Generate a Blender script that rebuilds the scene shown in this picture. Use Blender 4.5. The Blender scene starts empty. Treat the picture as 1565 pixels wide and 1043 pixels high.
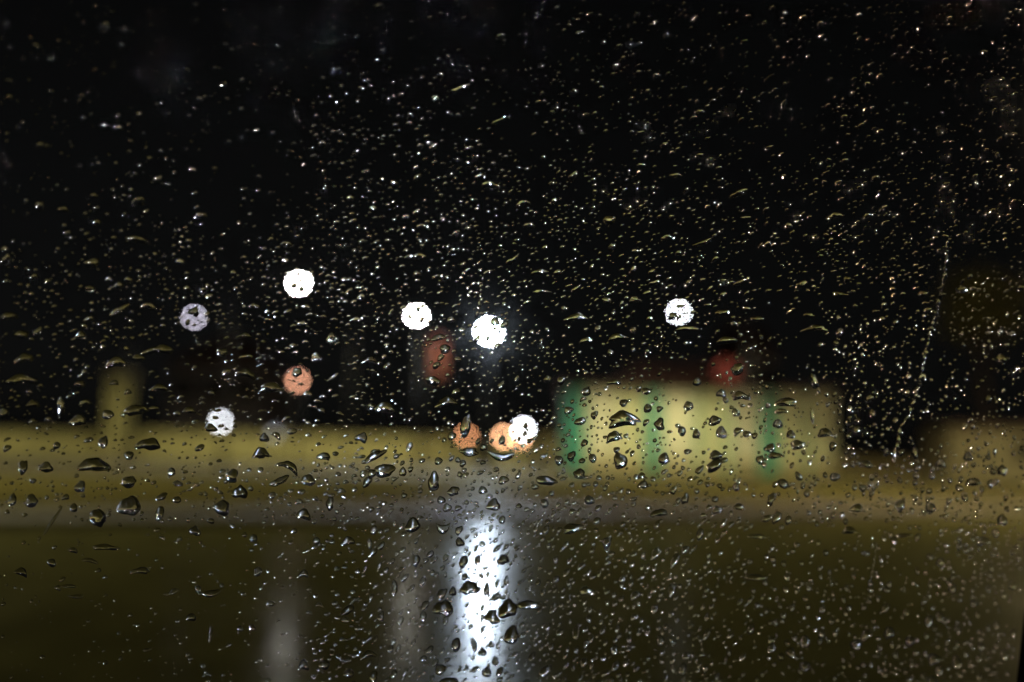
import bpy, math, random
import numpy as np
from mathutils import Vector, Matrix, noise as mnoise

random.seed(7)
RNG = np.random.default_rng(11)
R = math.radians
scene = bpy.context.scene
col = scene.collection

# ------------------------------------------------------------------ camera
IMW, IMH, FPX = 1565.0, 1043.0, 1521.5          # photo size and focal length in its pixels (35 mm lens)
PITCH, ROLL, EYE = R(5.75), R(1.3), 1.25
CAM = Vector((0, 0, EYE))
FWD = Vector((0, math.cos(PITCH), math.sin(PITCH)))
_r0 = Vector((1, 0, 0)); _u0 = _r0.cross(FWD)
RIGHT = (_r0 * math.cos(ROLL) + _u0 * math.sin(ROLL)).normalized()
UP = RIGHT.cross(FWD).normalized()
cam_data = bpy.data.cameras.new('camera')
cam = bpy.data.objects.new('camera', cam_data); col.objects.link(cam)
cam.matrix_world = Matrix((
    (RIGHT.x, UP.x, -FWD.x, CAM.x),
    (RIGHT.y, UP.y, -FWD.y, CAM.y),
    (RIGHT.z, UP.z, -FWD.z, CAM.z),
    (0, 0, 0, 1)))
cam_data.sensor_width = 36; cam_data.lens = 35
cam_data.clip_start = 0.01; cam_data.clip_end = 5000
cam_data.dof.use_dof = True
cam_data.dof.aperture_fstop = 3.45
cam_data.dof.aperture_blades = 0
scene.camera = cam

def ray(px, py):
    return FWD + RIGHT * ((px - IMW / 2) / FPX) - UP * ((py - IMH / 2) / FPX)
def at(px, py, Y):                                # the point at world depth Y seen at a photo pixel
    d = ray(px, py); return CAM + d * (Y / d.y)
def ground(px, py):
    d = ray(px, py); return CAM + d * (-EYE / d.z)

# the side window: a tilted pane about 0.38 m from the lens
PD = 0.380
PANE_O = CAM + FWD * PD
PU = Vector((math.cos(R(9)), -math.sin(R(9)), 0)).normalized()
PV = Vector((0, math.sin(R(9)), math.cos(R(9))))
PV = (PV - PU * PV.dot(PU)).normalized()
PN = PU.cross(PV).normalized()                    # towards the camera
def pane_uv(px, py):
    d = ray(px, py); t = (PANE_O - CAM).dot(PN) / d.dot(PN)
    p = CAM + d * t - PANE_O
    return p.dot(PU), p.dot(PV), t / FPX          # u, v and metres per photo pixel there
_d = ray(820, 600); cam_data.dof.focus_distance = (PANE_O - CAM).dot(PN) / _d.dot(PN)

# ------------------------------------------------------------------ sky and exposure
w = bpy.data.worlds.new('World'); scene.world = w; w.use_nodes = True
nt = w.node_tree; nt.nodes.clear()
sky = nt.nodes.new('ShaderNodeTexSky'); sky.sky_type = 'NISHITA'; sky.sun_disc = False
sky.sun_elevation = R(12); sky.sun_rotation = R(150)
hs = nt.nodes.new('ShaderNodeHueSaturation'); hs.inputs['Saturation'].default_value = 0.1
bg = nt.nodes.new('ShaderNodeBackground'); bg.inputs['Strength'].default_value = 0.00062
wo = nt.nodes.new('ShaderNodeOutputWorld')
nt.links.new(sky.outputs[0], hs.inputs['Color']); nt.links.new(hs.outputs[0], bg.inputs['Color'])
nt.links.new(bg.outputs[0], wo.inputs['Surface'])
vs = scene.view_settings
vs.view_transform = 'Standard'; vs.look = 'None'; vs.exposure = 0; vs.gamma = 1; vs.use_curve_mapping = False
cy = scene.cycles
cy.max_bounces = 16; cy.transmission_bounces = 16; cy.glossy_bounces = 6; cy.diffuse_bounces = 2
cy.transparent_max_bounces = 8
cy.sample_clamp_indirect = 900; cy.sample_clamp_direct = 0
cy.blur_glossy = 0.0
cy.caustics_refractive = True; cy.caustics_reflective = False
cy.use_adaptive_sampling = False
cy.use_denoising = True

# ------------------------------------------------------------------ helpers
def mat(name, base=(0.5, 0.5, 0.5), rough=0.6, metal=0.0, noise=0.0, nscale=6.0, bump=0.0, bscale=30.0,
        base2=None, spec=0.5):
    m = bpy.data.materials.new(name); m.use_nodes = True
    t = m.node_tree; b = t.nodes['Principled BSDF']
    b.inputs['Roughness'].default_value = rough; b.inputs['Metallic'].default_value = metal
    b.inputs['Specular IOR Level'].default_value = spec
    b.inputs['Base Color'].default_value = (*base, 1)
    tc = t.nodes.new('ShaderNodeTexCoord')
    if noise or base2:
        n = t.nodes.new('ShaderNodeTexNoise'); n.inputs['Scale'].default_value = nscale
        n.inputs['Detail'].default_value = 6
        t.links.new(tc.outputs['Object'], n.inputs['Vector'])
        r = t.nodes.new('ShaderNodeValToRGB')
        c2 = base2 or tuple(c * (1 - noise) for c in base)
        r.color_ramp.elements[0].position = 0.35; r.color_ramp.elements[0].color = (*c2, 1)
        r.color_ramp.elements[1].position = 0.68; r.color_ramp.elements[1].color = (*base, 1)
        t.links.new(n.outputs['Fac'], r.inputs['Fac']); t.links.new(r.outputs['Color'], b.inputs['Base Color'])
    if bump:
        n2 = t.nodes.new('ShaderNodeTexNoise'); n2.inputs['Scale'].default_value = bscale
        n2.inputs['Detail'].default_value = 4
        t.links.new(tc.outputs['Object'], n2.inputs['Vector'])
        bp = t.nodes.new('ShaderNodeBump'); bp.inputs['Strength'].default_value = bump
        t.links.new(n2.outputs['Fac'], bp.inputs['Height']); t.links.new(bp.outputs[0], b.inputs['Normal'])
    return m

def emit(name, color, strength):
    m = bpy.data.materials.new(name); m.use_nodes = True
    t = m.node_tree; t.nodes.clear()
    e = t.nodes.new('ShaderNodeEmission'); o = t.nodes.new('ShaderNodeOutputMaterial')
    e.inputs['Color'].default_value = (*color, 1); e.inputs['Strength'].default_value = strength
    t.links.new(e.outputs[0], o.inputs['Surface'])
    return m

class MB:
    def __init__(s): s.v = []; s.f = []
    def box(s, c, d, rz=0.0):
        n = len(s.v); cx, cy_, cz = c; hx, hy, hz = d[0] / 2, d[1] / 2, d[2] / 2
        ca, sa = math.cos(rz), math.sin(rz)
        for z in (-hz, hz):
            for x, y in ((-hx, -hy), (hx, -hy), (hx, hy), (-hx, hy)):
                s.v.append((cx + x * ca - y * sa, cy_ + x * sa + y * ca, cz + z))
        for f in ((3, 2, 1, 0), (4, 5, 6, 7), (0, 1, 5, 4), (1, 2, 6, 5), (2, 3, 7, 6), (3, 0, 4, 7)):
            s.f.append(tuple(n + i for i in f))
        return s
    def tube(s, pts, rad, seg=10):
        n0 = len(s.v); pts = [Vector(p) for p in pts]
        for i, p in enumerate(pts):
            a = pts[max(i - 1, 0)]; b = pts[min(i + 1, len(pts) - 1)]
            t = (b - a).normalized()
            x = t.cross(Vector((0, 1, 0.01)) if abs(t.z) > 0.7 else Vector((0, 0, 1))).normalized(); y = t.cross(x)
            r = rad[i] if isinstance(rad, (list, tuple)) else rad
            for k in range(seg):
                q = 2 * math.pi * k / seg
                s.v.append(tuple(p + x * (r * math.cos(q)) + y * (r * math.sin(q))))
        for i in range(len(pts) - 1):
            for k in range(seg):
                a = n0 + i * seg + k; b = n0 + i * seg + (k + 1) % seg
                s.f.append((a, b, b + seg, a + seg))
        s.f.append(tuple(n0 + k for k in range(seg))[::-1])
        s.f.append(tuple(n0 + (len(pts) - 1) * seg + k for k in range(seg)))
        return s
    def lathe(s, c, prof, seg=14, sx=1.0, sy=1.0):         # prof: (radius, z) from bottom to top
        n0 = len(s.v)
        for r, z in prof:
            for k in range(seg):
                q = 2 * math.pi * k / seg
                s.v.append((c[0] + sx * r * math.cos(q), c[1] + sy * r * math.sin(q), c[2] + z))
        for i in range(len(prof) - 1):
            for k in range(seg):
                a = n0 + i * seg + k; b = n0 + i * seg + (k + 1) % seg
                s.f.append((a, b, b + seg, a + seg))
        s.f.append(tuple(n0 + k for k in range(seg))[::-1])
        s.f.append(tuple(n0 + (len(prof) - 1) * seg + k for k in range(seg)))
        return s
    def build(s, name, m, parent=None, smooth=False):
        me = bpy.data.meshes.new(name); me.from_pydata(s.v, [], s.f); me.update()
        if smooth: me.polygons.foreach_set('use_smooth', [True] * len(me.polygons))
        me.materials.append(m)
        o = bpy.data.objects.new(name, me); col.objects.link(o); o.parent = parent
        return o

def tag(o, label=None, cat=None, group=None, kind=None):
    if label: o['label'] = label
    if cat: o['category'] = cat
    if group: o['group'] = group
    if kind: o['kind'] = kind
    return o
def empty(name, loc, label, cat, group=None):
    o = bpy.data.objects.new(name, None); col.objects.link(o); o.location = loc; o.empty_display_size = 0.2
    return tag(o, label, cat, group)

# ------------------------------------------------------------------ materials
def wet_asphalt(name, base, rlo, rhi, bump, dry):
    m = mat(name, base, 0.3, noise=0.4, nscale=1.5, spec=0.2)
    t = m.node_tree; b = t.nodes['Principled BSDF']
    tc = t.nodes.new('ShaderNodeTexCoord')
    n = t.nodes.new('ShaderNodeTexNoise'); n.inputs['Scale'].default_value = 0.35; n.inputs['Detail'].default_value = 5
    mp = t.nodes.new('ShaderNodeMapRange'); mp.inputs['From Min'].default_value = 0.38; mp.inputs['From Max'].default_value = 0.62
    mp.inputs['To Min'].default_value = rlo; mp.inputs['To Max'].default_value = rhi
    t.links.new(tc.outputs['Object'], n.inputs['Vector']); t.links.new(n.outputs['Fac'], mp.inputs['Value'])
    t.links.new(mp.outputs['Result'], b.inputs['Roughness'])
    n2 = t.nodes.new('ShaderNodeTexNoise'); n2.inputs['Scale'].default_value = 14; n2.inputs['Detail'].default_value = 5
    bp = t.nodes.new('ShaderNodeBump'); bp.inputs['Strength'].default_value = bump; bp.inputs['Distance'].default_value = 0.01
    t.links.new(tc.outputs['Object'], n2.inputs['Vector']); t.links.new(n2.outputs['Fac'], bp.inputs['Height'])
    t.links.new(bp.outputs[0], b.inputs['Normal'])
    # drier, grittier patches between the wet film
    df = t.nodes.new('ShaderNodeBsdfDiffuse'); df.inputs['Roughness'].default_value = 0.5
    src = b.inputs['Base Color'].links[0].from_socket; t.links.new(src, df.inputs['Color'])
    mpg = t.nodes.new('ShaderNodeMapping'); mpg.inputs['Scale'].default_value = (0.5, 0.28, 1)
    n3 = t.nodes.new('ShaderNodeTexNoise'); n3.inputs['Scale'].default_value = 1.0; n3.inputs['Detail'].default_value = 6
    t.links.new(tc.outputs['Object'], mpg.inputs['Vector']); t.links.new(mpg.outputs[0], n3.inputs['Vector'])
    m3 = t.nodes.new('ShaderNodeMapRange'); m3.inputs['From Min'].default_value = 0.38; m3.inputs['From Max'].default_value = 0.66
    m3.inputs['To Min'].default_value = dry; m3.inputs['To Max'].default_value = max(0.97, dry + .015)
    t.links.new(n3.outputs['Fac'], m3.inputs['Value'])
    mx = t.nodes.new('ShaderNodeMixShader'); out = t.nodes['Material Output']
    t.links.new(m3.outputs['Result'], mx.inputs['Fac']); t.links.new(b.outputs[0], mx.inputs[1]); t.links.new(df.outputs[0], mx.inputs[2])
    t.links.new(mx.outputs[0], out.inputs['Surface'])
    return m
M = {}
M['road'] = wet_asphalt('wet_asphalt', (0.078, 0.075, 0.027), 0.15, 0.27, 0.03, 0.88)
M['road_far'] = wet_asphalt('wet_asphalt_far', (0.085, 0.074, 0.024), 0.3, 0.46, 0.03, 0.975)
M['pave'] = mat('wet_paving', (0.17, 0.15, 0.08), 0.45, noise=0.35, nscale=1.2, bump=0.2)
M['kerb'] = mat('kerb_concrete', (0.10, 0.09, 0.06), 0.7, noise=0.4, nscale=4)
M['earth'] = mat('dark_earth', (0.06, 0.05, 0.03), 0.9, noise=0.4, nscale=0.4)
M['wall'] = mat('ochre_render', (0.35, 0.325, 0.13), 0.85, noise=0.25, nscale=0.7, bump=0.15)
M['cap'] = mat('wall_coping', (0.38, 0.34, 0.17), 0.8, noise=0.3)
M['cream'] = mat('cream_panel', (0.64, 0.64, 0.44), 0.55, noise=0.3, nscale=0.8)
M['pale'] = mat('pale_green_paint', (0.26, 0.40, 0.22), 0.5, noise=0.3, nscale=2)
M['cream2'] = mat('olive_cream_panel', (0.52, 0.54, 0.30), 0.6, noise=0.35, nscale=0.9)
M['green'] = mat('green_paint', (0.02, 0.27, 0.17), 0.45, noise=0.3, nscale=2)
M['roof'] = mat('brown_roof', (0.09, 0.045, 0.03), 0.7, noise=0.3)
M['pole'] = mat('galvanised_steel', (0.018, 0.018, 0.02), 0.85, 0.0, noise=0.3, spec=0.08)
M['red'] = mat('red_cloth', (0.11, 0.025, 0.015), 0.8, noise=0.2, nscale=2)
M['sign_red'] = mat('red_enamel', (0.7, 0.04, 0.03), 0.4, noise=0.2)
M['bark'] = mat('bark', (0.07, 0.05, 0.03), 0.9, noise=0.4)
M['leaf'] = mat('leaf', (0.15, 0.14, 0.02), 0.6, noise=0.4, nscale=1.5)
M['black'] = mat('black_trim', (0.006, 0.006, 0.006), 0.6, noise=0.3, bump=0.1, bscale=200)
M['rubber'] = mat('rubber_seal', (0.008, 0.008, 0.008), 0.75, noise=0.3)
M['house'] = mat('grey_render', (0.16, 0.15, 0.14), 0.85, noise=0.3)
M['glassdark'] = mat('dark_window', (0.01, 0.01, 0.012), 0.1)

# water: clear refraction with a faint surface softness so that lamp images in it stay small soft points
def water():
    m = bpy.data.materials.new('water'); m.use_nodes = True
    b = m.node_tree.nodes['Principled BSDF']
    b.inputs['Base Color'].default_value = (1, 1, 1, 1); b.inputs['Transmission Weight'].default_value = 1
    b.inputs['IOR'].default_value = 1.333; b.inputs['Roughness'].default_value = 0.062
    t = m.node_tree
    tc = t.nodes.new('ShaderNodeTexCoord'); n = t.nodes.new('ShaderNodeTexNoise'); n.inputs['Scale'].default_value = 400
    bp = t.nodes.new('ShaderNodeBump'); bp.inputs['Strength'].default_value = 0.12; bp.inputs['Distance'].default_value = 0.0006
    t.links.new(tc.outputs['Object'], n.inputs['Vector']); t.links.new(n.outputs['Fac'], bp.inputs['Height'])
    t.links.new(bp.outputs[0], b.inputs['Normal'])
    return m
M['water'] = water()
def pane_mats():
    a = bpy.data.materials.new('window_glass'); a.use_nodes = True
    t = a.node_tree; t.nodes.clear(); o = t.nodes.new('ShaderNodeOutputMaterial')
    g = t.nodes.new('ShaderNodeBsdfGlass'); g.inputs['IOR'].default_value = 1.5; g.inputs['Roughness'].default_value = 0
    t.links.new(g.outputs[0], o.inputs['Surface'])
    b = bpy.data.materials.new('window_glass_misted'); b.use_nodes = True
    t = b.node_tree; t.nodes.clear(); o = t.nodes.new('ShaderNodeOutputMaterial')
    g = t.nodes.new('ShaderNodeBsdfGlass'); g.inputs['IOR'].default_value = 1.5; g.inputs['Roughness'].default_value = 0
    g2 = t.nodes.new('ShaderNodeBsdfGlass'); g2.inputs['IOR'].default_value = 1.5; g2.inputs['Roughness'].default_value = 0.17
    mx = t.nodes.new('ShaderNodeMixShader')
    tc = t.nodes.new('ShaderNodeTexCoord'); n = t.nodes.new('ShaderNodeTexNoise'); n.inputs['Scale'].default_value = 120
    n.inputs['Detail'].default_value = 8
    mp = t.nodes.new('ShaderNodeMapRange'); mp.inputs['From Min'].default_value = 0.35; mp.inputs['From Max'].default_value = 0.75
    mp.inputs['To Min'].default_value = 0.0001; mp.inputs['To Max'].default_value = 0.0009
    t.links.new(tc.outputs['Object'], n.inputs['Vector']); t.links.new(n.outputs['Fac'], mp.inputs['Value'])
    t.links.new(mp.outputs['Result'], mx.inputs['Fac'])
    t.links.new(g.outputs[0], mx.inputs[1]); t.links.new(g2.outputs[0], mx.inputs[2])
    t.links.new(mx.outputs[0], o.inputs['Surface'])
    return a, b
M['glass'], M['mist'] = pane_mats()

# ------------------------------------------------------------------ the setting outside
KERB_L, KERB_R = ground(0, 806), ground(1565, 786)      # near edge of the median strip
kd = (KERB_R - KERB_L); kd.z = 0; kdir = kd.normalized(); krz = math.atan2(kdir.y, kdir.x)
kn = Vector((-kdir.y, kdir.x, 0))
kmid = (KERB_L + KERB_R) / 2; kmid.z = 0
WALL_Y = 46.0

def sheet(name, x0, x1, y0, y1, z, m, rz=0.0, origin=(0, 0, 0)):
    mb = MB(); ca, sa = math.cos(rz), math.sin(rz)
    nx, ny = 8, 8
    for j in range(ny + 1):
        for i in range(nx + 1):
            x = x0 + (x1 - x0) * i / nx; y = y0 + (y1 - y0) * j / ny
            mb.v.append((origin[0] + x * ca - y * sa, origin[1] + x * sa + y * ca, z))
    for j in range(ny):
        for i in range(nx):
            a = j * (nx + 1) + i; mb.f.append((a, a + 1, a + nx + 2, a + nx + 1))
    return tag(mb.build(name, m), kind='structure')

sheet('ground', -2500, 2500, -2500, 2500, -0.02, M['earth'])
sheet('near_road', -140, 140, -17.5, 0.0, 0.0, M['road'], krz, kmid)
sheet('far_road', -140, 140, 1.3, 20.5, 0.0, M['road_far'], krz, kmid)
# median strip: two rows of kerb stones and the fill between them
mfill = MB(); c = kmid + kn * 0.65; mfill.box((c.x, c.y, 0.055), (280, 0.9, 0.11), krz)
median = tag(mfill.build('median_strip', M['earth']), kind='structure')
for row in (0.1, 1.2):
    k0 = None
    for i in range(-30, 31):
        if k0 is None:
            mb = MB(); mb.box((0, 0, 0.06), (1.46, 0.2, 0.14)); k0 = mb.build('kerb_stone', M['kerb'], median); o = k0
        else:
            o = k0.copy(); col.objects.link(o)
        p = kmid + kdir * (i * 1.5) + kn * row
        o.location = p; o.rotation_euler = (0, 0, krz + random.uniform(-.004, .004))
far_pave = tag(MB().box((0, WALL_Y - 1.4, 0.06), (280, 2.8, 0.12)).build('far_pavement', M['pave']), kind='structure')

# the ochre wall: bays with coping between small piers
def wall_run(px0, px1, ptop, label, name='boundary_wall', Y=WALL_Y):
    a, b = at(px0, 690, Y), at(px1, 690, Y)
    t = at((px0 + px1) / 2, ptop, Y).z
    root = empty(name, ((a.x + b.x) / 2, Y, 0), label, 'wall', 'ochre boundary wall sections')
    n = max(1, round((b.x - a.x) / 3.0)); L = (b.x - a.x) / n
    for i in range(n):
        cx = -(b.x - a.x) / 2 + L * (i + .5)
        MB().box((cx, 0.10, t / 2), (L - 0.04, 0.20, t)).build('wall_bay', M['wall'], root)
        MB().box((cx, 0.10, t + 0.035), (L - 0.02, 0.28, 0.07)).build('coping', M['cap'], root)
    return root
wall_run(-420, 155, 660, 'low ochre wall running left of the tall lit pillar')
wall_run(207, 690, 667, 'low ochre wall between the tall pillar and the amber lanterns')
wall_run(822, 876, 672, 'short ochre wall piece between the amber lanterns and the shop front')
wall_run(1282, 1440, 706, 'low dim ochre wall between the shop front and the pale hut')

# tall lit pillar on the left
pc = at(181, 690, WALL_Y); ptop = at(181, 570, WALL_Y).z
pil = empty('gate_pillar', (pc.x, WALL_Y - 0.2, 0), 'tall narrow ochre pillar rising above the wall at far left', 'pillar')
MB().box((0, 0, 0.25), (1.1, 1.0, 0.5)).build('plinth', M['cap'], pil)
MB().box((0, 0, 0.5 + (ptop - 0.7) / 2), (.82, 0.8, ptop - 0.7)).build('shaft', M['wall'], pil)
MB().box((0, 0, ptop - 0.1), (1.05, 1.0, 0.2)).build('cap_stone', M['cap'], pil)

# gate piers with the amber lanterns
M['amber'] = emit('amber_lamp', (1.0, 0.42, 0.19), 11)
M['amber2'] = emit('amber_lamp_bright', (1.0, 0.50, 0.25), 26)
def globe_pier(px, py, label, emat, rad, Y=WALL_Y - 0.6):
    p = at(px, py, Y)
    root = empty('pier_lantern', (p.x, Y, 0), label, 'lantern', 'amber lanterns at the gate')
    z = p.z
    MB().box((0, 0, (z - .35) / 2), (0.7, 0.6, z - .35)).build('pier', M['wall'], root)
    MB().box((0, 0, z - .31), (0.86, 0.76, 0.08)).build('cap_stone', M['cap'], root)
    MB().lathe((0, 0, z - .27), [(.10, 0), (.07, .05), (.06, .27 - rad)]).build('neck', M['pole'], root)
    MB().lathe((0, 0, z), [(rad * math.sin(q), -rad * math.cos(q)) for q in [0.25 + 2.6 * i / 7 for i in range(8)]], 12).build('globe', emat, root, True)
    MB().lathe((0, 0, z + rad * .93), [(.10, 0), (.07, .05), (.02, .1)]).build('finial', M['pole'], root)
globe_pier(713, 667, 'left amber globe lantern on its ochre gate pier', M['amber'], 0.13)
globe_pier(770, 668, 'middle amber globe lantern on its gate pier', M['amber2'], 0.13)
globe_pier(797, 671, 'right amber globe lantern, partly behind the low white glow', M['amber2'], 0.13, WALL_Y - 0.4)

# ------------------------------------------------------------------ lamps
def ring(c, r0, r1, z0, z1, seg, name, m, parent):
    mb = MB()
    for r, z in ((r0, z0), (r1, z1)):
        for k in range(seg):
            q = 2 * math.pi * k / seg; mb.v.append((c[0] + r * math.cos(q), c[1] + r * math.sin(q), c[2] + z))
    for k in range(seg): b = (k + 1) % seg; mb.f.append((k, b, b + seg, k + seg))
    return mb.build(name, m, parent)
def disc(c, r, seg, name, m, parent, flip=True):
    mb = MB()
    for k in range(seg):
        q = 2 * math.pi * k / seg; mb.v.append((c[0] + r * math.cos(q), c[1] + r * math.sin(q), c[2]))
    mb.f.append(tuple(range(seg))[::-1] if flip else tuple(range(seg)))
    return mb.build(name, m, parent)
def luminaire(root, lx, z, rad, color, strength, down):
    # glowing side bowl, and the lamp itself up inside it, throwing its light downwards
    em = emit('lamp_light', color, strength)
    ring((lx, 0, z + .02), rad * .85, rad, -rad * .62, 0, 10, 'lens', em, root)
    ld = bpy.data.lights.new('lamp_light', 'SPOT'); ld.energy = 4 * math.pi * down * math.pi * (rad * .95) ** 2 * .37
    ld.color = (1.0, 0.90, 0.50); ld.spot_size = R(142); ld.spot_blend = 0.35; ld.shadow_soft_size = rad * .8
    lo = bpy.data.objects.new('lamp_light', ld); col.objects.link(lo); lo.parent = root
    lo.location = (lx, 0, z + .02 - rad * .7)
def street_lamp(px, py, Y, label, color, strength, rad=0.11, side=1, pole_x=2.6, down=7000):
    p = at(px, py, Y)
    root = empty('street_lamp', (p.x + side * pole_x, Y, 0), label, 'street lamp', 'street lamps along the far road')
    z = p.z; lx = -side * pole_x
    MB().tube([(0, 0, 0), (0, 0, .5), (0, 0, z - .4)], [.08, .065, .045]).build('pole', M['pole'], root, True)
    MB().lathe((0, 0, 0), [(.2, 0), (.2, .05), (.13, .3), (.11, .4)]).build('base', M['pole'], root)
    MB().tube([(0, 0, z - .42), (lx * .15, 0, z - .05), (lx * .45, 0, z + .12), (lx * .8, 0, z + .14)], [.05, .045, .04, .035]).build('arm', M['pole'], root, True)
    MB().lathe((lx, 0, z + .03), [(rad * 1.25, 0), (rad * 1.3, .06), (rad * .9, .13), (rad * .2, .17)], 14, 2.0, 1.1).build('lamp_head', M['pole'], root, True)
    luminaire(root, lx, z, rad, color, strength, down)
    return root
W = (1.0, 0.95, 0.84); C = (0.80, 0.90, 1.0)
street_lamp(457, 433, 38.0, 'street lamp with the highest round white glow, left of centre', W, 800, .11, -1)
street_lamp(297, 485, 41.5, 'street lamp with the violet-tinted glow at far left', (0.88, 0.82, 1.0), 28, .11, -1)
street_lamp(637, 482, 41.0, 'street lamp with the white glow just left of the brightest one', W, 1000, .115, -1)
street_lamp(1037, 477, 37.0, 'street lamp with the lone white glow above the shop front', (.92, .95, 1.0), 80, .105, 1, down=22000)
# lamps beyond the frame: drops show the warm pair, the rest are added light
def row_lamp(x, y, z, label, color, strength, rad, side=1, down=7000):
    root = empty('street_lamp', (x + side * 1.3, y, 0), label, 'street lamp', 'street lamps beyond the frame')
    lx = -side * 1.3
    MB().tube([(0, 0, 0), (0, 0, .5), (0, 0, z - .4)], [.08, .065, .045]).build('pole', M['pole'], root, True)
    MB().tube([(0, 0, z - .42), (lx * .15, 0, z - .05), (lx * .45, 0, z + .12), (lx * .8, 0, z + .14)], [.05, .045, .04, .035]).build('arm', M['pole'], root, True)
    MB().lathe((lx, 0, z + .03), [(rad * 1.25, 0), (rad * 1.3, .06), (rad * .9, .13), (rad * .2, .17)], 14, 2.0, 1.1).build('lamp_head', M['pole'], root, True)
    luminaire(root, lx, z, rad, color, strength, down)
row_lamp(-30, 39, 7.2, 'added unseen lamp beyond the left edge, in line with the far row', W, 260, .11, -1, 9500)  # unseen, added in line with the row to light the wall
row_lamp(-24, 39, 7.2, 'added unseen lamp just beyond the left edge, in line with the far row', W, 260, .11, -1, 9000)  # second added lamp out of view, more light on the left wall
row_lamp(24.5, 37, 7.2, 'added unseen lamp beyond the right edge, in line with the far row', W, 500, .11, 1, 6000)  # added out of view to light the hut and tree
row_lamp(11.9, 20, 4.9, 'warm street lamp close by, beyond the right edge', (1.0, 0.70, 0.42), 9500, .12, 1, 3500)
row_lamp(-11, 9.5, 6.8, 'added unseen lamp close by, beyond the left edge', (1.0, 0.80, 0.5), 25, .13, -1, 7500)  # added out of view to brighten the near road
row_lamp(12.5, 7, 7.0, 'added unseen lamp close by, beyond the right edge', (1.0, 0.80, 0.5), 20, .13, 1, 7500)  # its added counterpart on the right, also for the near road
row_lamp(13.6, 24, 9.8, 'tall warm lamp above the upper right corner', (1.0, 0.78, 0.50), 3600, .14, 1, 17000)
row_lamp(-14.5, 23, 9.0, 'added unseen lamp at the median beyond the left edge', (1.0, 0.85, 0.6), 40, .15, -1, 19000)  # added out of view to brighten the far road

# the brightest one: a floodlight mast
p = at(747, 507, 44.0)
mast = empty('floodlight_mast', (p.x, 44.25, 0), 'floodlight with the largest and brightest white glow at centre', 'floodlight')
MB().tube([(0, 0, 0), (0, 0, 1), (0, 0, p.z + .1)], [.12, .1, .07]).build('pole', M['pole'], mast, True)
MB().box((0, -.08, p.z), (.62, .12, .46)).build('housing', M['pole'], mast)
MB().box((0, -.02, p.z), (.06, .3, .5)).build('bracket', M['pole'], mast)
L = disc((0, 0, 0), .19, 16, 'lens', emit('floodlight_light', (0.72, 0.86, 1.0), 14000), mast, False)
L.rotation_euler = (R(90), 0, 0); L.location = (0, -.16, p.z)
# low white lamps
def bollard_lamp(px, py, Y, label, color, strength, rad):
    q = at(px, py, Y)
    root = empty('post_lamp', (q.x, Y, 0), label, 'post lamp', 'low post lamps by the wall')
    MB().tube([(0, 0, 0), (0, 0, q.z - rad)], [.06, .045]).build('post', M['pole'], root, True)
    MB().lathe((0, 0, q.z), [(rad * math.sin(t), -rad * math.cos(t)) for t in [0.25 + 2.6 * i / 7 for i in range(8)]], 12).build('globe', emit('post_light', color, strength), root, True)
    MB().lathe((0, 0, q.z + rad * .95), [(.09, 0), (.05, .05), (.01, .08)]).build('cap', M['pole'], root)
bollard_lamp(337, 645, 43, 'post lamp with the low grey-white glow left of centre', (0.92, .95, 1.0), 24, .115)
bollard_lamp(800, 657, 42, 'post lamp with the low white glow overlapping the amber lanterns', (0.90, .95, 1.0), 60, .115)
bollard_lamp(420, 663, 43, 'post lamp with the very faint grey glow above the wall', (0.85, .92, 1.0), 1.6, .11)
bollard_lamp(455, 582, 43, 'post lamp with the salmon-orange glow below the highest lamp', (1.0, 0.46, 0.28), 14, .125)

# ------------------------------------------------------------------ shop front on the right
SY = 43.0
sl, sr = at(866, 650, SY).x, at(1274, 650, SY).x
stop = at(1075, 597, SY).z
shop = empty('shop_front', ((sl + sr) / 2, SY, 0), 'low cream and green panelled shop front at right of centre', 'building')
ox = (sl + sr) / 2
MB().box((0, 2.1, stop / 2), (sr - sl, 4.0, stop)).build('wall', M['house'], shop)
edges = [(866, 894, 'g'), (896, 940, 'c'), (942, 985, 'c'), (987, 1010, 'g'), (1012, 1060, 'c'), (1062, 1072, 'p'), (1074, 1104, 'c'),
         (1106, 1118, 'p'), (1120, 1160, 'c'), (1162, 1188, 'G'), (1190, 1226, 'c'), (1228, 1236, 'p'), (1238, 1274, 'c')]
for x0, x1, k in edges:
    a, b = at(x0, 650, SY).x - ox, at(x1, 650, SY).x - ox
    z0, z1 = (0.75 if k == 'c' else 0.12), stop - 0.05
    if k == 'c': MB().box(((a + b) / 2, 0.1 - .07, .435), (b - a, .14, .62)).build('plinth', M['cap'], shop)
    d = 0.10 if k == 'c' else 0.16
    MB().box(((a + b) / 2, 0.1 - d / 2, (z0 + z1) / 2), (b - a, d, z1 - z0)).build('panel' if k == 'c' else 'post', (M['cream'], M['cream2'])[int(x0) // 2 % 2] if k == 'c' else M['pale'] if k == 'p' else M['green'], shop)
MB().box((0, 1.9, stop + .07), (sr - sl + .5, 4.4, .14)).build('roof_slab', M['roof'], shop)
a, b = at(935, 575, SY + 1.5).x - ox, at(1150, 575, SY + 1.5).x - ox
rz = at(1040, 556, SY + 1.5).z
mb = MB(); n = len(mb.v)
mb.v += [(a, .2, stop + .14), (b, .2, stop + .14), (b, 3.8, stop + .14), (a, 3.8, stop + .14), (a + 1, 2, rz), (b - 1, 2, rz)]
mb.f += [(0, 1, 5, 4), (1, 2, 5), (2, 3, 4, 5), (3, 0, 4), (3, 2, 1, 0)]
mb.build('hipped_roof', M['roof'], shop)
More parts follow.
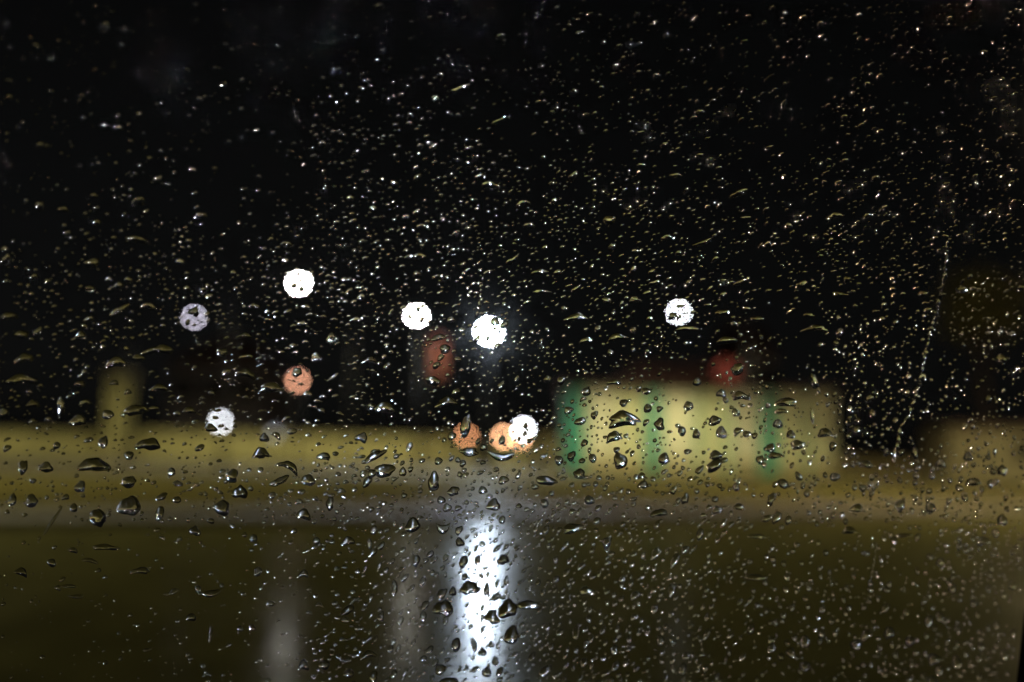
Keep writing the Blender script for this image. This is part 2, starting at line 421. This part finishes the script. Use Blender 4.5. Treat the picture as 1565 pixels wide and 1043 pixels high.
# round red sign on the roof
q = at(1110, 568, SY - .1)
sg = empty('round_sign', (q.x, SY - .2, stop + .14), 'dim round red sign standing on the shop roof', 'sign')
MB().tube([(0, 0, -.05), (0, 0, q.z - stop)], .05).build('post', M['pole'], sg)
d = MB().lathe((0, 0, 0), [(.001, 0), (.44, 0), (.44, .07), (.001, .07)], 24).build('disc', M['sign_red'], sg); d.rotation_euler = (R(90), 0, 0); d.location = (0, -.06, q.z - stop - .14)
# red banner beside the floodlight
q0, q1 = at(671, 515, 42.8), at(671, 578, 42.8)
bn = empty('hanging_banner', (q0.x - .75, 42.8, 0), 'dim red vertical banner left of the brightest lamp', 'banner')
MB().tube([(0, 0, 0), (0, 0, q0.z + .3)], [.08, .06]).build('pole', M['pole'], bn, True)
for z in (q0.z, q1.z): MB().tube([(0, 0, z), (1.4, 0, z)], .025, 8).build('rod', M['pole'], bn)
mb = MB(); nx, ny = 8, 12
for j in range(ny + 1):
    for i in range(nx + 1):
        x = .53 + .44 * i / nx; z = q1.z + (q0.z - q1.z) * j / ny
        mb.v.append((x, .04 * math.sin(i * 1.1 + j * .3), z))
for j in range(ny):
    for i in range(nx):
        e = j * (nx + 1) + i; mb.f.append((e, e + 1, e + nx + 2, e + nx + 1))
cl = mb.build('cloth', M['red'], bn, True); sm = cl.modifiers.new('t', 'SOLIDIFY'); sm.thickness = .012

# pale hut at far right
hx0, hx1 = at(1452, 690, 42).x, at(1620, 690, 42).x; hz = at(1500, 655, 42).z
hut = empty('hut', ((hx0 + hx1) / 2, 42, 0), 'small pale hut beside the right edge, behind warm drops', 'hut')
hw = hx1 - hx0
MB().box((0, 1.3, hz / 2), (hw, 2.6, hz)).build('wall', M['cap'], hut)
MB().box((0, 1.3, hz + .06), (hw + .4, 3.0, .12)).build('roof', M['roof'], hut)
MB().box((-hw * .2, -.012, 1.0), (.9, .05, 2.0)).build('door', M['cap'], hut)
MB().box((hw * .22, -.012, 1.35), (1.2, .05, .8)).build('window', M['glassdark'], hut)

# dark houses standing behind the wall, hardly lit
def house(px0, px1, ptop, Y, label):
    a, b = at(px0, 650, Y).x, at(px1, 650, Y).x; t = at((px0 + px1) / 2, ptop, Y).z
    r = empty('house', ((a + b) / 2, Y, 0), label, 'house')
    w_ = b - a
    MB().box((0, 4, t / 2), (w_, 8, t)).build('wall', M['house'], r)
    mb = MB(); mb.v += [(-w_/2-.4, -.4, t), (w_/2+.4, -.4, t), (w_/2+.4, 8.4, t), (-w_/2-.4, 8.4, t), (-w_/2+2, 4, t + 2.2), (w_/2-2, 4, t + 2.2)]
    mb.f += [(0, 1, 5, 4), (1, 2, 5), (2, 3, 4, 5), (3, 0, 4), (3, 2, 1, 0)]
    rf = mb.build('roof', M['roof'], r)
    for i in range(3):
        x = -w_ / 2 + w_ * (i + .5) / 3
        wn = MB().box((x, -.02, t - 1.3), (1.2, .06, 1.3)).build('window', M['glassdark'], r)
        MB().box((x, -.06, t - 2.0), (1.5, .18, .08)).build('sill', M['cap'], wn)
house(255, 395, 560, 58, 'dark house hidden behind the wall left of centre')
house(1140, 1180, 545, 56, 'narrow dark building just behind the shop front')

# tree at the right edge
def tree(px, py, Y, rx, rzr, label):
    cpt = at(px, py, Y); rng = random.Random(3)
    root = empty('tree', (cpt.x, Y, 0), label, 'tree')
    h = cpt.z
    tr = MB(); tr.tube([(0, 0, 0), (.1, 0, h * .4), (-.05, .1, h * .8), (.1, 0, h * 1.1)], [.28, .2, .13, .05])
    for i in range(9):
        a = rng.uniform(0, 6.28); z0 = h * rng.uniform(.45, .85); l = rx * rng.uniform(.5, .9)
        tr.tube([(0, 0, z0), (math.cos(a) * l * .5, math.sin(a) * l * .5, z0 + .5), (math.cos(a) * l, math.sin(a) * l, z0 + 1.1)], [.09, .06, .02], 6)
    tr.build('trunk', M['bark'], root, True)
    lf = MB()
    clumps = []
    for i in range(60):
        while True:
            v = Vector((rng.uniform(-1, 1), rng.uniform(-1, 1), rng.uniform(-1, 1)))
            if .25 < v.length < 1: break
        clumps.append((Vector((v.x * rx, v.y * rx, h + v.z * rzr)), rng.uniform(.3, .7)))
    for cc, cr in clumps:
        for k in range(70):
            v = Vector((rng.gauss(0, .5), rng.gauss(0, .5), rng.gauss(0, .4))) * cr + cc
            a = Vector((rng.gauss(0, 1), rng.gauss(0, 1), rng.gauss(0, .5))).normalized(); b = a.cross(Vector((rng.gauss(0, 1), rng.gauss(0, 1), rng.gauss(0, 1)))).normalized()
            s = rng.uniform(.07, .14); n = len(lf.v)
            lf.v += [tuple(v - a * s), tuple(v + b * s * .45), tuple(v + a * s), tuple(v - b * s * .45)]; lf.f.append((n, n + 1, n + 2, n + 3))
    cr_ = lf.build('crown', M['leaf'], root)
tree(1500, 465, 47, 2.0, 1.9, 'dim olive tree crown behind the drops at the right edge')

# ------------------------------------------------------------------ the window
PT = 0.004                                             # glass thickness
PM = Matrix(((PU.x, PV.x, PN.x, PANE_O.x), (PU.y, PV.y, PN.y, PANE_O.y), (PU.z, PV.z, PN.z, PANE_O.z), (0, 0, 0, 1)))
win = empty('car_window', (0, 0, 0), 'rain-covered side window pane in its black frame', 'window')
win.matrix_world = PM
e0, e1 = pane_uv(1566, 868), pane_uv(1546, 1043)        # inner edge of the frame at lower right
def edge_u(v): return e0[0] + (e1[0] - e0[0]) * (v - e0[1]) / (e1[1] - e0[1])
VT, VB, UL = 0.24, -0.20, -0.34
quad = [(UL, VB), (edge_u(VB) + .006, VB), (edge_u(VT) + .006, VT), (UL, VT)]
mb = MB()
mb.v = [(u, v, 0.0) for u, v in quad] + [(u, v, PT) for u, v in quad]      # z = 0 outside face, z = PT inside face
mb.f = [(3, 2, 1, 0), (4, 5, 6, 7), (0, 1, 5, 4), (1, 2, 6, 5), (2, 3, 7, 6), (3, 0, 4, 7)]
pane = mb.build('pane', M['glass'], win); pane.data.materials.append(M['mist']); pane.data.polygons[0].material_index = 1
def bar(a, b, off, wd, z0, z1, m, name):
    a, b = Vector((a[0], a[1], 0)), Vector((b[0], b[1], 0)); t = (b - a).normalized(); n = Vector((t.y, -t.x, 0))
    mb = MB(); prof = [(0, z0), (0, z1 - .004), (.004, z1), (wd - .004, z1), (wd, z1 - .004), (wd, z0)]
    ends = (a - t * .03, b + t * .03)
    for e in ends:
        for o_, z in prof: q = e + n * (off + o_); mb.v.append((q.x, q.y, z))
    k = len(prof)
    for i in range(k): j = (i + 1) % k; mb.f.append((i, j, j + k, i + k))
    mb.f.append(tuple(range(k))[::-1]); mb.f.append(tuple(range(k, 2 * k)))
    return mb.build(name, m, win)
inner = [(UL + .006, VB + .006), (edge_u(VB + .006), VB + .006), (edge_u(VT - .006), VT - .006), (UL + .006, VT - .006)]
for i in range(4):
    a, b = inner[i], inner[(i + 1) % 4]
    bar(a, b, 0.0, .012, PT + .0004, PT + .007, M['rubber'], 'rubber_seal')
    bar(a, b, .0125, .07, -.012, PT + .022, M['black'], 'frame')

# ------------------------------------------------------------------ rain drops
ZG = -0.00006                                          # drops sit on the outside face
def drop_template(nseg, rings):
    """vertex params (s, phi) and faces of a closed dome with its own flat base"""
    S, P = [], []
    for s in rings[:-1]:
        for k in range(nseg): S.append(s); P.append(2 * math.pi * k / nseg)
    S.append(0.0); P.append(0.0); top = len(S) - 1
    base0 = len(S)
    for k in range(nseg): S.append(1.0); P.append(2 * math.pi * k / nseg)
    S.append(0.0); P.append(0.0); bc = len(S) - 1
    tri = []
    nr = len(rings) - 1
    for i in range(nr - 1):
        for k in range(nseg):
            a = i * nseg + k; b = i * nseg + (k + 1) % nseg
            tri += [(a, b + nseg, b), (a, a + nseg, b + nseg)]
    for k in range(nseg): tri.append(((nr - 1) * nseg + k, top, (nr - 1) * nseg + (k + 1) % nseg))
    for k in range(nseg): tri.append((base0 + k, base0 + (k + 1) % nseg, bc))
    isbase = np.zeros(len(S), bool); isbase[base0:] = True
    return np.array(S), np.array(P), np.array(tri, np.int32), isbase
HI = drop_template(28, [1, .985, .95, .88, .77, .62, .42, .2, 0])
MID = drop_template(14, [1, .95, .8, .55, .25, 0])
LO = drop_template(8, [1, .88, .55, 0])

def drop_verts(tpl, w_, h_, tilt, bend, irr, rng, thick):
    S, P, tri, isb = tpl
    rr = 1 + irr * (0.55 * np.cos(2 * P + rng.uniform(0, 6.28)) + 0.5 * np.cos(3 * P + rng.uniform(0, 6.28)) + 0.3 * np.cos(5 * P + rng.uniform(0, 6.28)) + .15 * np.cos(7 * P + rng.uniform(0, 6.28)))
    sf = 0.35 + 0.65 * S                                # outline wobble fades towards the middle
    rad = S * (1 + (rr - 1) * sf)
    x = rad * np.cos(P); y = rad * np.sin(P)
    pear = rng.uniform(0.0, .28)
    x = x * (1 - pear * y)
    z = thick * np.power(np.clip(1 - S ** 2.1, 0, 1), rng.uniform(.6, .95))
    z = z * (1 + irr * .7 * S * np.cos(2 * P + rng.uniform(0, 6.28)) + irr * .5 * S * np.cos(3 * P + rng.uniform(0, 6.28)))
    y = y - .16 * (1 - S) * (~isb)                      # weight hangs low
    X = x * w_ / 2; Y = y * h_ / 2
    Y = Y - bend * h_ * (2 * X / max(w_, 1e-9)) ** 2
    z = np.where(isb, 0, z)
    z[S >= .999] = 0
    c, s_ = math.cos(tilt), math.sin(tilt)
    out = np.empty((len(S), 3)); out[:, 0] = X * c - Y * s_; out[:, 1] = X * s_ + Y * c; out[:, 2] = -z
    return out

# drops read off the photograph: centre, width, height (photo pixels), tilt (degrees), bend
HAND = """216,368,34,10,-12,.3;13,400,14,18,0,0;143,404,25,13,25,0;440,375,20,9,0,.2;278,402,13,9,0,0;185,476,31,10,32,0;231,469,28,9,-10,.4;18,484,28,10,0,.3
37,513,22,12,10,0;127,514,18,11,0,.2;247,535,45,13,0,.35;376,514,22,8,0,.3;342,540,15,14,0,0;508,518,15,15,0,0;40,548,28,13,10,.2;181,555,35,15,0,.4;215,548,22,8,0,.2
37,580,45,14,0,.3;126,588,18,9,0,.2;379,571,31,13,-15,.3;247,593,28,10,0,.4;416,593,38,14,0,.3;485,548,14,16,0,0;54,618,20,10,5,.2;96,622,11,28,5,0;134,615,18,8,0,.3
210,627,41,14,12,.3;292,628,22,9,0,.2;122,643,28,16,15,.2;10,632,16,13,0,.1;168,635,17,15,0,0;161,677,14,18,0,0;230,679,36,18,-4,.3;324,655,20,12,0,0;401,692,22,16,0,.2
406,670,14,13,0,0;178,586,14,8,0,.2;456,571,13,15,-20,0;510,578,19,6,40,0;379,546,20,6,0,.2;90,682,12,10,0,0;391,469,18,8,0,.3
147,711,46,21,0,.1;74,715,21,15,0,0;39,715,13,23,0,0;200,697,14,13,0,0;126,745,15,18,0,0;200,737,25,15,5,0;201,774,33,29,0,0;52,766,19,18,0,0;23,765,13,17,0,0
153,791,24,26,0,.1;247,785,13,20,0,0;342,777,21,24,0,0;369,753,21,20,0,0;357,728,20,18,-15,0;265,722,12,12,0,0;444,712,32,12,-20,.4;429,736,28,11,30,0;473,735,20,17,-20,0
506,770,12,18,0,0;401,697,12,10,0,0;300,812,16,14,0,0;466,786,21,15,0,.2;164,837,41,8,2,.1;141,857,25,6,-10,.2;37,874,22,10,-15,.3;218,872,29,9,0,.3;109,896,22,5,0,0
121,912,22,5,0,0;326,908,27,10,10,-.4;295,943,15,11,0,.2;396,874,12,13,-30,0;466,876,16,10,0,.4;324,968,7,20,0,0;268,904,14,8,30,0;466,1015,15,14,0,.3;228,993,16,4,15,0
84,797,46,5,62,0;273,765,14,9,0,0;250,760,18,9,25,0;116,777,12,12,0,0
589,720,28,21,10,0;664,737,17,26,0,0;767,700,37,12,0,-.5;574,698,33,12,30,0;755,772,17,19,0,0;835,735,31,13,0,.1;948,705,21,22,20,0;886,725,18,14,0,0;632,803,21,21,0,0
678,810,22,12,0,-.7;718,899,23,21,10,0;745,901,9,18,5,0;777,931,27,26,0,0;679,929,27,23,0,.1;753,943,22,18,0,0;783,971,21,25,0,0;808,924,34,12,5,.2;897,903,21,12,0,.2
876,808,33,12,12,0;731,856,9,14,0,0;770,856,16,15,0,0;698,985,14,18,0,0;725,985,8,22,15,0;758,1010,9,14,0,0;738,997,12,11,0,0;745,1027,15,13,0,0;704,829,13,12,0,0
604,898,10,20,0,0;637,857,10,20,0,0;775,888,7,14,0,0;688,1042,25,13,0,0;563,737,12,16,-20,0;617,722,10,14,0,0;983,742,14,12,0,0;901,765,16,12,0,0;1007,784,23,11,10,.2;674,1023,16,14,0,0
693,904,11,12,0,0;711,882,9,9,0,0;738,832,8,9,0,0;752,985,8,10,0,0;648,942,9,14,0,0;584,942,8,16,-10,0
636,394,29,11,0,.2;671,518,20,10,10,0;681,535,16,13,10,0;663,583,23,12,-12,.1;589,623,28,17,0,.3;567,551,20,9,0,.3;684,615,31,14,5,.2;713,652,14,36,-6,0;718,692,29,12,0,-.2
768,674,10,14,-15,0;757,494,14,13,0,0;731,519,7,14,-15,0;882,486,31,11,0,.2;945,516,30,9,0,.3;825,417,26,9,5,.2;783,400,22,7,42,0;928,461,14,10,-20,0;971,459,18,8,0,.1
1000,434,16,7,15,0;936,380,10,15,-15,0;1020,365,20,8,5,.1;953,640,49,20,4,.35;887,645,19,10,20,0;938,667,21,16,15,.3;896,600,14,13,0,0;953,617,12,11,0,0;990,625,12,13,0,0
1008,649,15,17,-15,0;939,585,20,8,0,.2;896,521,20,9,10,.2;1028,484,14,10,15,.2;555,669,17,15,-20,.2;575,692,14,9,20,0;627,684,8,16,-20,0;829,447,24,6,0,.1;599,481,6,16,-15,0;869,628,15,10,25,0
804,652,7,9,0,0;803,664,7,9,0,0;640,474,6,7,0,0;646,490,7,8,-20,0;628,486,6,7,20,0;452,438,7,8,0,0;462,443,8,8,20,0;458,421,6,7,0,0;746,519,6,9,-20,0;764,508,5,6,0,0
332,640,9,5,0,0;340,652,9,5,10,0;290,494,7,9,0,0;300,478,16,12,-30,.2;1040,470,12,5,10,0
1074,373,25,8,20,0;1223,437,19,11,25,0;1129,434,17,7,30,0;1104,479,21,9,0,.1;1157,489,18,8,0,.1;1245,503,31,10,0,.2;1282,451,22,6,0,.2;1235,483,16,5,0,.2;1050,503,31,7,0,.2
1110,521,31,10,5,.3;1127,565,20,16,10,0;1201,615,28,15,5,.2;1092,644,19,14,0,0;1102,662,16,17,0,0;1052,622,14,14,10,0;1131,605,22,14,0,.3;1124,632,12,12,10,0;1188,649,13,14,0,0
1218,681,21,14,22,0;1176,686,16,12,0,0;1094,697,21,12,0,0;1260,662,20,14,0,.2;1208,665,12,14,0,0;1468,444,15,14,25,0;1243,582,14,20,0,.2;1528,550,16,14,0,0;1184,697,22,9,0,0
1240,636,5,26,5,0;1065,585,12,12,0,0;1102,602,14,12,0,.2;1193,629,18,8,0,.2;1064,664,11,14,0,0;1042,660,12,14,0,0
1092,712,25,16,25,0;1322,710,18,12,0,.1;1436,709,14,12,0,.2;1478,699,14,13,0,0;1129,775,16,10,0,.2;1095,780,14,12,20,0;1308,777,18,12,0,.2;1485,737,22,11,0,.3;1196,740,14,14,0,0
1275,730,14,12,0,0;1047,763,10,16,-10,0;1171,793,16,9,20,0;1156,820,25,7,0,.2;1154,883,27,9,0,-.1;1297,811,21,9,0,.2;1426,1007,21,14,30,.3;1179,990,11,14,-25,0;1379,819,22,6,5,0
750,285,29,12,-5,.1;876,272,10,19,-28,0;931,339,19,14,30,0;810,346,18,8,0,.2;800,312,21,8,15,.2;762,188,24,5,30,0;705,138,29,8,20,.1;978,206,15,5,30,.2;980,255,15,5,0,.2;1033,270,19,6,0,.2;644,226,10,8,0,0
1129,297,27,10,20,.1;1329,102,13,4,35,0;1174,122,17,4,40,0;1275,332,25,9,5,.2;1140,335,14,5,0,0;1443,285,14,7,35,0;1513,325,13,7,30,0;1491,285,6,13,10,0;1522,241,7,11,10,0;1070,173,13,5,0,.2;1127,23,4,13,-10,0
309,332,20,9,0,.1;216,309,21,11,-8,.2;100,322,19,7,0,.2;64,317,12,14,-25,0;163,44,15,11,20,0;961,45,5,14,-10,0;20,128,16,6,-35,.2"""
hand = []
for line in HAND.replace('\n', ';').split(';'):
    if line.strip():
        hand.append(tuple(float(t) for t in line.split(',')))

def lerp(a, b, t): return a + (b - a) * t
def clamp(t, a=0., b=1.): return max(a, min(b, t))
def field(x, y, rng):
    """local habit of the drops: tilt, stretch and a density factor, as the wind left them"""
    if y < 480:
        tilt = lerp(12, 36, clamp(x / 1100)); el = lerp(1.5, 1.9, clamp(x / 900))
    elif x < 560:
        tilt = 4; el = 1.9 if y < 700 else 1.35
    elif x > 1150:
        tilt = 72; el = 1.35
    elif y > 780:
        tilt = 58; el = 1.7
    else:
        tilt = 40; el = 1.25
    return tilt + rng.gauss(0, 16), max(1.0, el * rng.uniform(.75, 1.35))
def density(x, y, big):
    """drops per unit, 0..1"""
    d = .42
    g = math.exp(-(((x - 760) / 330) ** 2 + ((y - 500) / 240) ** 2))
    d += .75 * g
    if x > 1150: d = max(d, .50 + .25 * clamp((x - 1150) / 200) * (1 if y > 250 else .6))
    if x < 480 and y < 350: d *= .5
    if x < 480 and y > 800: d *= .30 + .4 * clamp((x - 200) / 280)
    if 1120 < x < 1420 and y > 800: d *= .55
    if y < 300: d *= .62 + .38 * clamp(y / 300)
    if 520 < x < 1120 and y > 780: d = max(d, .8)
    if y > 690 and x > 480: d *= 1.45
    p_ = mnoise.noise(Vector((x / 85.0, y / 60.0, 3.7))) + .6 * mnoise.noise(Vector((x / 30.0, y / 26.0, 9.1)))
    return d * clamp(1 + 1.1 * p_, .15, 1.9)

# fill-in drops: (px, py, w, h, tilt, bend)
rng = random.Random(5)
placed = [(h[0], h[1], max(h[2], h[3]) * .5) for h in hand]
cell = 50; grid = {}
def gadd(p):
    grid.setdefault((int(p[0] // cell), int(p[1] // cell)), []).append(p)
for p in placed: gadd(p)
def clear(x, y, r):
    cx, cy_ = int(x // cell), int(y // cell)
    for i in (-1, 0, 1):
        for j in (-1, 0, 1):
            for q in grid.get((cx + i, cy_ + j), ()):
                if (q[0] - x) ** 2 + (q[1] - y) ** 2 < (q[2] * .85 + r) ** 2: return False
    return True
fill = []
def scatter(n, smin, smax, power, uniform=False):
    k = 0; tries = 0
    while k < n and tries < n * 12:
        tries += 1
        x = rng.uniform(-150, 1580); y = rng.uniform(-120, 1160)
        if rng.random() > density(x, y, smin): continue
        s = smin + (smax - smin) * rng.random() ** power
        if not clear(x, y, s * .6): continue
        u, v, _ = pane_uv(x, y)
        if u > edge_u(v) - .001: continue
        if y < 420: s *= .86
        elif y > 690 and x > 480: s *= 1.22
        tilt, el = field(x, y, rng)
        wd, hd = s * math.sqrt(el), s / math.sqrt(el)
        it = (x, y, wd, hd, tilt, rng.uniform(-.05, .3) if wd > hd * 1.3 and abs(tilt) < 40 else 0)
        fill.append(it); gadd((x, y, max(wd, hd) * .5)); k += 1
scatter(1150, 6.5, 13, 2.4)
scatter(4600, 3.8, 7.0, 1.5)
scatter(5600, 2.2, 3.8, 1.0)
fill.sort(key=lambda t: -t[2] * t[3])
n_ind = 300 - len(hand)
singles = [(*h, True) for h in hand] + [(*f, False) for f in fill[:n_ind]]
rest = fill[n_ind:]
singles = [s for s in singles]

# names of the places a drop can be found by
LAND = [('the highest lamp glow', 457, 433), ('the violet-tinted glow at far left', 297, 485), ('the brightest lamp glow', 747, 507),
        ('the white glow left of the brightest', 625, 470), ('the lone white glow above the shop front', 1037, 470), ('the salmon-orange glow', 470, 582),
        ('the low grey-white glow', 337, 645), ('the amber lanterns', 745, 667), ('the red banner', 655, 560), ('the left end of the shop front', 890, 630),
        ('the middle of the shop front', 1000, 650), ('the right end of the shop front', 1220, 650), ('the dim red sign', 1110, 565), ('the tall ochre pillar', 178, 620),
        ('the bright white road reflection', 738, 880), ('the bottom end of the white reflection', 735, 1000), ('the long thin water trail', 1410, 560), ('the upper left corner', 150, 150),
        ('the top edge at centre', 760, 120), ('the upper right corner', 1400, 120), ('the black frame edge', 1520, 950), ('the dark road at lower left', 160, 920),
        ('the dark road at lower right', 1230, 920), ('the pale hut', 1500, 690), ('the faint grey reflection at left', 440, 870), ('the faint reflection beside the white one', 610, 870),
        ('the ochre wall at far left', 40, 690), ('the wall below the tall pillar', 170, 760), ('the dim tree crown', 1490, 440), ('the dark left edge above the wall', 30, 530),
        ('the road under the shop front', 1050, 800), ('the dim wall right of the shop', 1340, 730), ('the dark sky above the brightest glow', 800, 330), ('the dark sky at upper right', 1200, 330),
        ('the dark sky at upper left', 250, 330), ('the wall left of the amber lanterns', 560, 710), ('the road right of the white reflection', 900, 860)]
ORD = ['largest', 'second largest', 'third largest', 'fourth largest', 'fifth largest', 'sixth largest', 'seventh largest', 'eighth largest', 'ninth largest', 'tenth largest',
       'eleventh largest', 'twelfth largest', 'thirteenth largest', 'fourteenth largest', 'fifteenth largest', 'sixteenth largest', 'seventeenth largest', 'eighteenth largest',
       'nineteenth largest', 'twentieth largest', 'twenty-first largest', 'twenty-second largest', 'twenty-third largest', 'twenty-fourth largest', 'twenty-fifth largest',
       'twenty-sixth largest', 'twenty-seventh largest', 'twenty-eighth largest', 'twenty-ninth largest', 'thirtieth largest']
byland = {}
for i, s in enumerate(singles):
    L = min(LAND, key=lambda l: (l[1] - s[0]) ** 2 + (l[2] - s[1]) ** 2)[0]
    byland.setdefault(L, []).append(i)
label_of = {}
for L, ids in byland.items():
    ids.sort(key=lambda i: -singles[i][2] * singles[i][3])
    for k, i in enumerate(ids):
        x, y, w_, h_, tl, bd = singles[i][:6]
        r_ = w_ / h_
        if r_ > 1.6: sh = 'wide' if abs(tl) < 18 else ('tall' if abs(tl) > 65 else 'slanting')
        elif r_ < .62: sh = 'tall'
        else: sh = 'rounded'
        if abs(bd) > .25 and r_ > 1.5: sh = 'curved'
        label_of[i] = f'{sh} raindrop on the pane, {ORD[min(k, 29)]} near {L}'

wr = random.Random(9)
def make_drop(i, it):
    x, y, w_, h_, tl, bd, isH = it
    u, v, mpp = pane_uv(x, y)
    w_, h_ = w_ * mpp * 1.08, h_ * mpp * 1.08
    mn = min(w_, h_)
    th = mn * wr.uniform(.36, .52) * (1 if mn < .004 else .8)
    irr = (.20 if max(w_, h_) > .004 else .13) * wr.uniform(.6, 1.3)
    vs_ = drop_verts(HI, w_, h_, R(tl), bd, irr, wr, th)
    me = bpy.data.meshes.new('water_drop')
    me.from_pydata([tuple(q) for q in vs_], [], [tuple(t) for t in HI[2].tolist()])
    me.polygons.foreach_set('use_smooth', [True] * len(me.polygons)); me.materials.append(M['water']); me.update()
    o = bpy.data.objects.new('water_drop', me); col.objects.link(o)
    o.matrix_world = PM @ Matrix.Translation((u, v, ZG))
    tag(o, label_of[i], 'raindrop', 'larger raindrops on the window pane')
for i, it in enumerate(singles): make_drop(i, it)

V, F, nv = [], [], 0
for it in rest:
    x, y, w_, h_, tl, bd = it
    u, v, mpp = pane_uv(x, y); w_, h_ = w_ * mpp * 1.05, h_ * mpp * 1.05
    tpl = MID if max(it[2], it[3]) > 5.5 else LO
    q = drop_verts(tpl, w_, h_, R(tl), bd, .16 * wr.uniform(.4, 1.4), wr, min(w_, h_) * wr.uniform(.34, .52))
    q[:, 0] += u; q[:, 1] += v; q[:, 2] += ZG
    V.append(q); F.append(tpl[2] + nv); nv += len(q)
V = np.concatenate(V); F = np.concatenate(F)
me = bpy.data.meshes.new('fine_droplets')
me.vertices.add(len(V)); me.vertices.foreach_set('co', V.astype(np.float32).ravel())
me.loops.add(len(F) * 3); me.loops.foreach_set('vertex_index', F.ravel())
me.polygons.add(len(F)); me.polygons.foreach_set('loop_start', np.arange(0, len(F) * 3, 3, dtype=np.int32))
me.polygons.foreach_set('use_smooth', np.ones(len(F), bool))
me.update(calc_edges=True); me.validate(); me.materials.append(M['water'])
fo = bpy.data.objects.new('fine_droplets', me); col.objects.link(fo); fo.matrix_world = PM
tag(fo, 'thousands of fine rain droplets scattered over the window pane', 'droplets', kind='stuff')

# thin water trails left by drops that ran down
def trail(pts, wpx, label, seed):
    rg = random.Random(seed); V, F, nv = [], [], 0
    for (x0, y0), (x1, y1) in zip(pts[:-1], pts[1:]):
        L_ = math.hypot(x1 - x0, y1 - y0); ang = math.degrees(math.atan2(-(y1 - y0), x1 - x0)); k = 0.0
        while k < L_:
            ln = wpx * rg.uniform(1.1, 2.6); t_ = (k + ln / 2) / L_
            u, v, m_ = pane_uv(lerp(x0, x1, t_) + rg.gauss(0, .4), lerp(y0, y1, t_))
            wd = wpx * rg.uniform(.55, 1.1)
            q = drop_verts(MID, ln * m_ * 1.05, wd * m_, R(ang + rg.gauss(0, 6)), 0, .1, rg, wd * m_ * .42)
            q[:, 0] += u; q[:, 1] += v; q[:, 2] += ZG
            V += [tuple(t) for t in q]; F += [tuple(t) for t in (MID[2] + nv).tolist()]; nv += len(q)
            k += ln * rg.uniform(.72, .95)
    mb = MB(); mb.v = V; mb.f = F
    o = mb.build('water_trail', M['water'], None, True); o.matrix_world = PM
    tag(o, label, 'water trail', 'water trails down the pane')
trail([(1446, 370), (1443, 420), (1436, 452), (1428, 485), (1420, 510), (1410, 555), (1404, 585), (1397, 612), (1388, 635), (1376, 655), (1368, 688)], 6.4, 'long thin crooked water trail running down the right part of the pane', 1)
trail([(739, 425), (735, 450), (733, 470), (730, 482)], 5.0, 'short bright water trail just above the brightest lamp glow', 2)
trail([(1339, 830), (1335, 858), (1330, 885), (1327, 912)], 2.6, 'faint short water trail on the dark lower right part', 3)
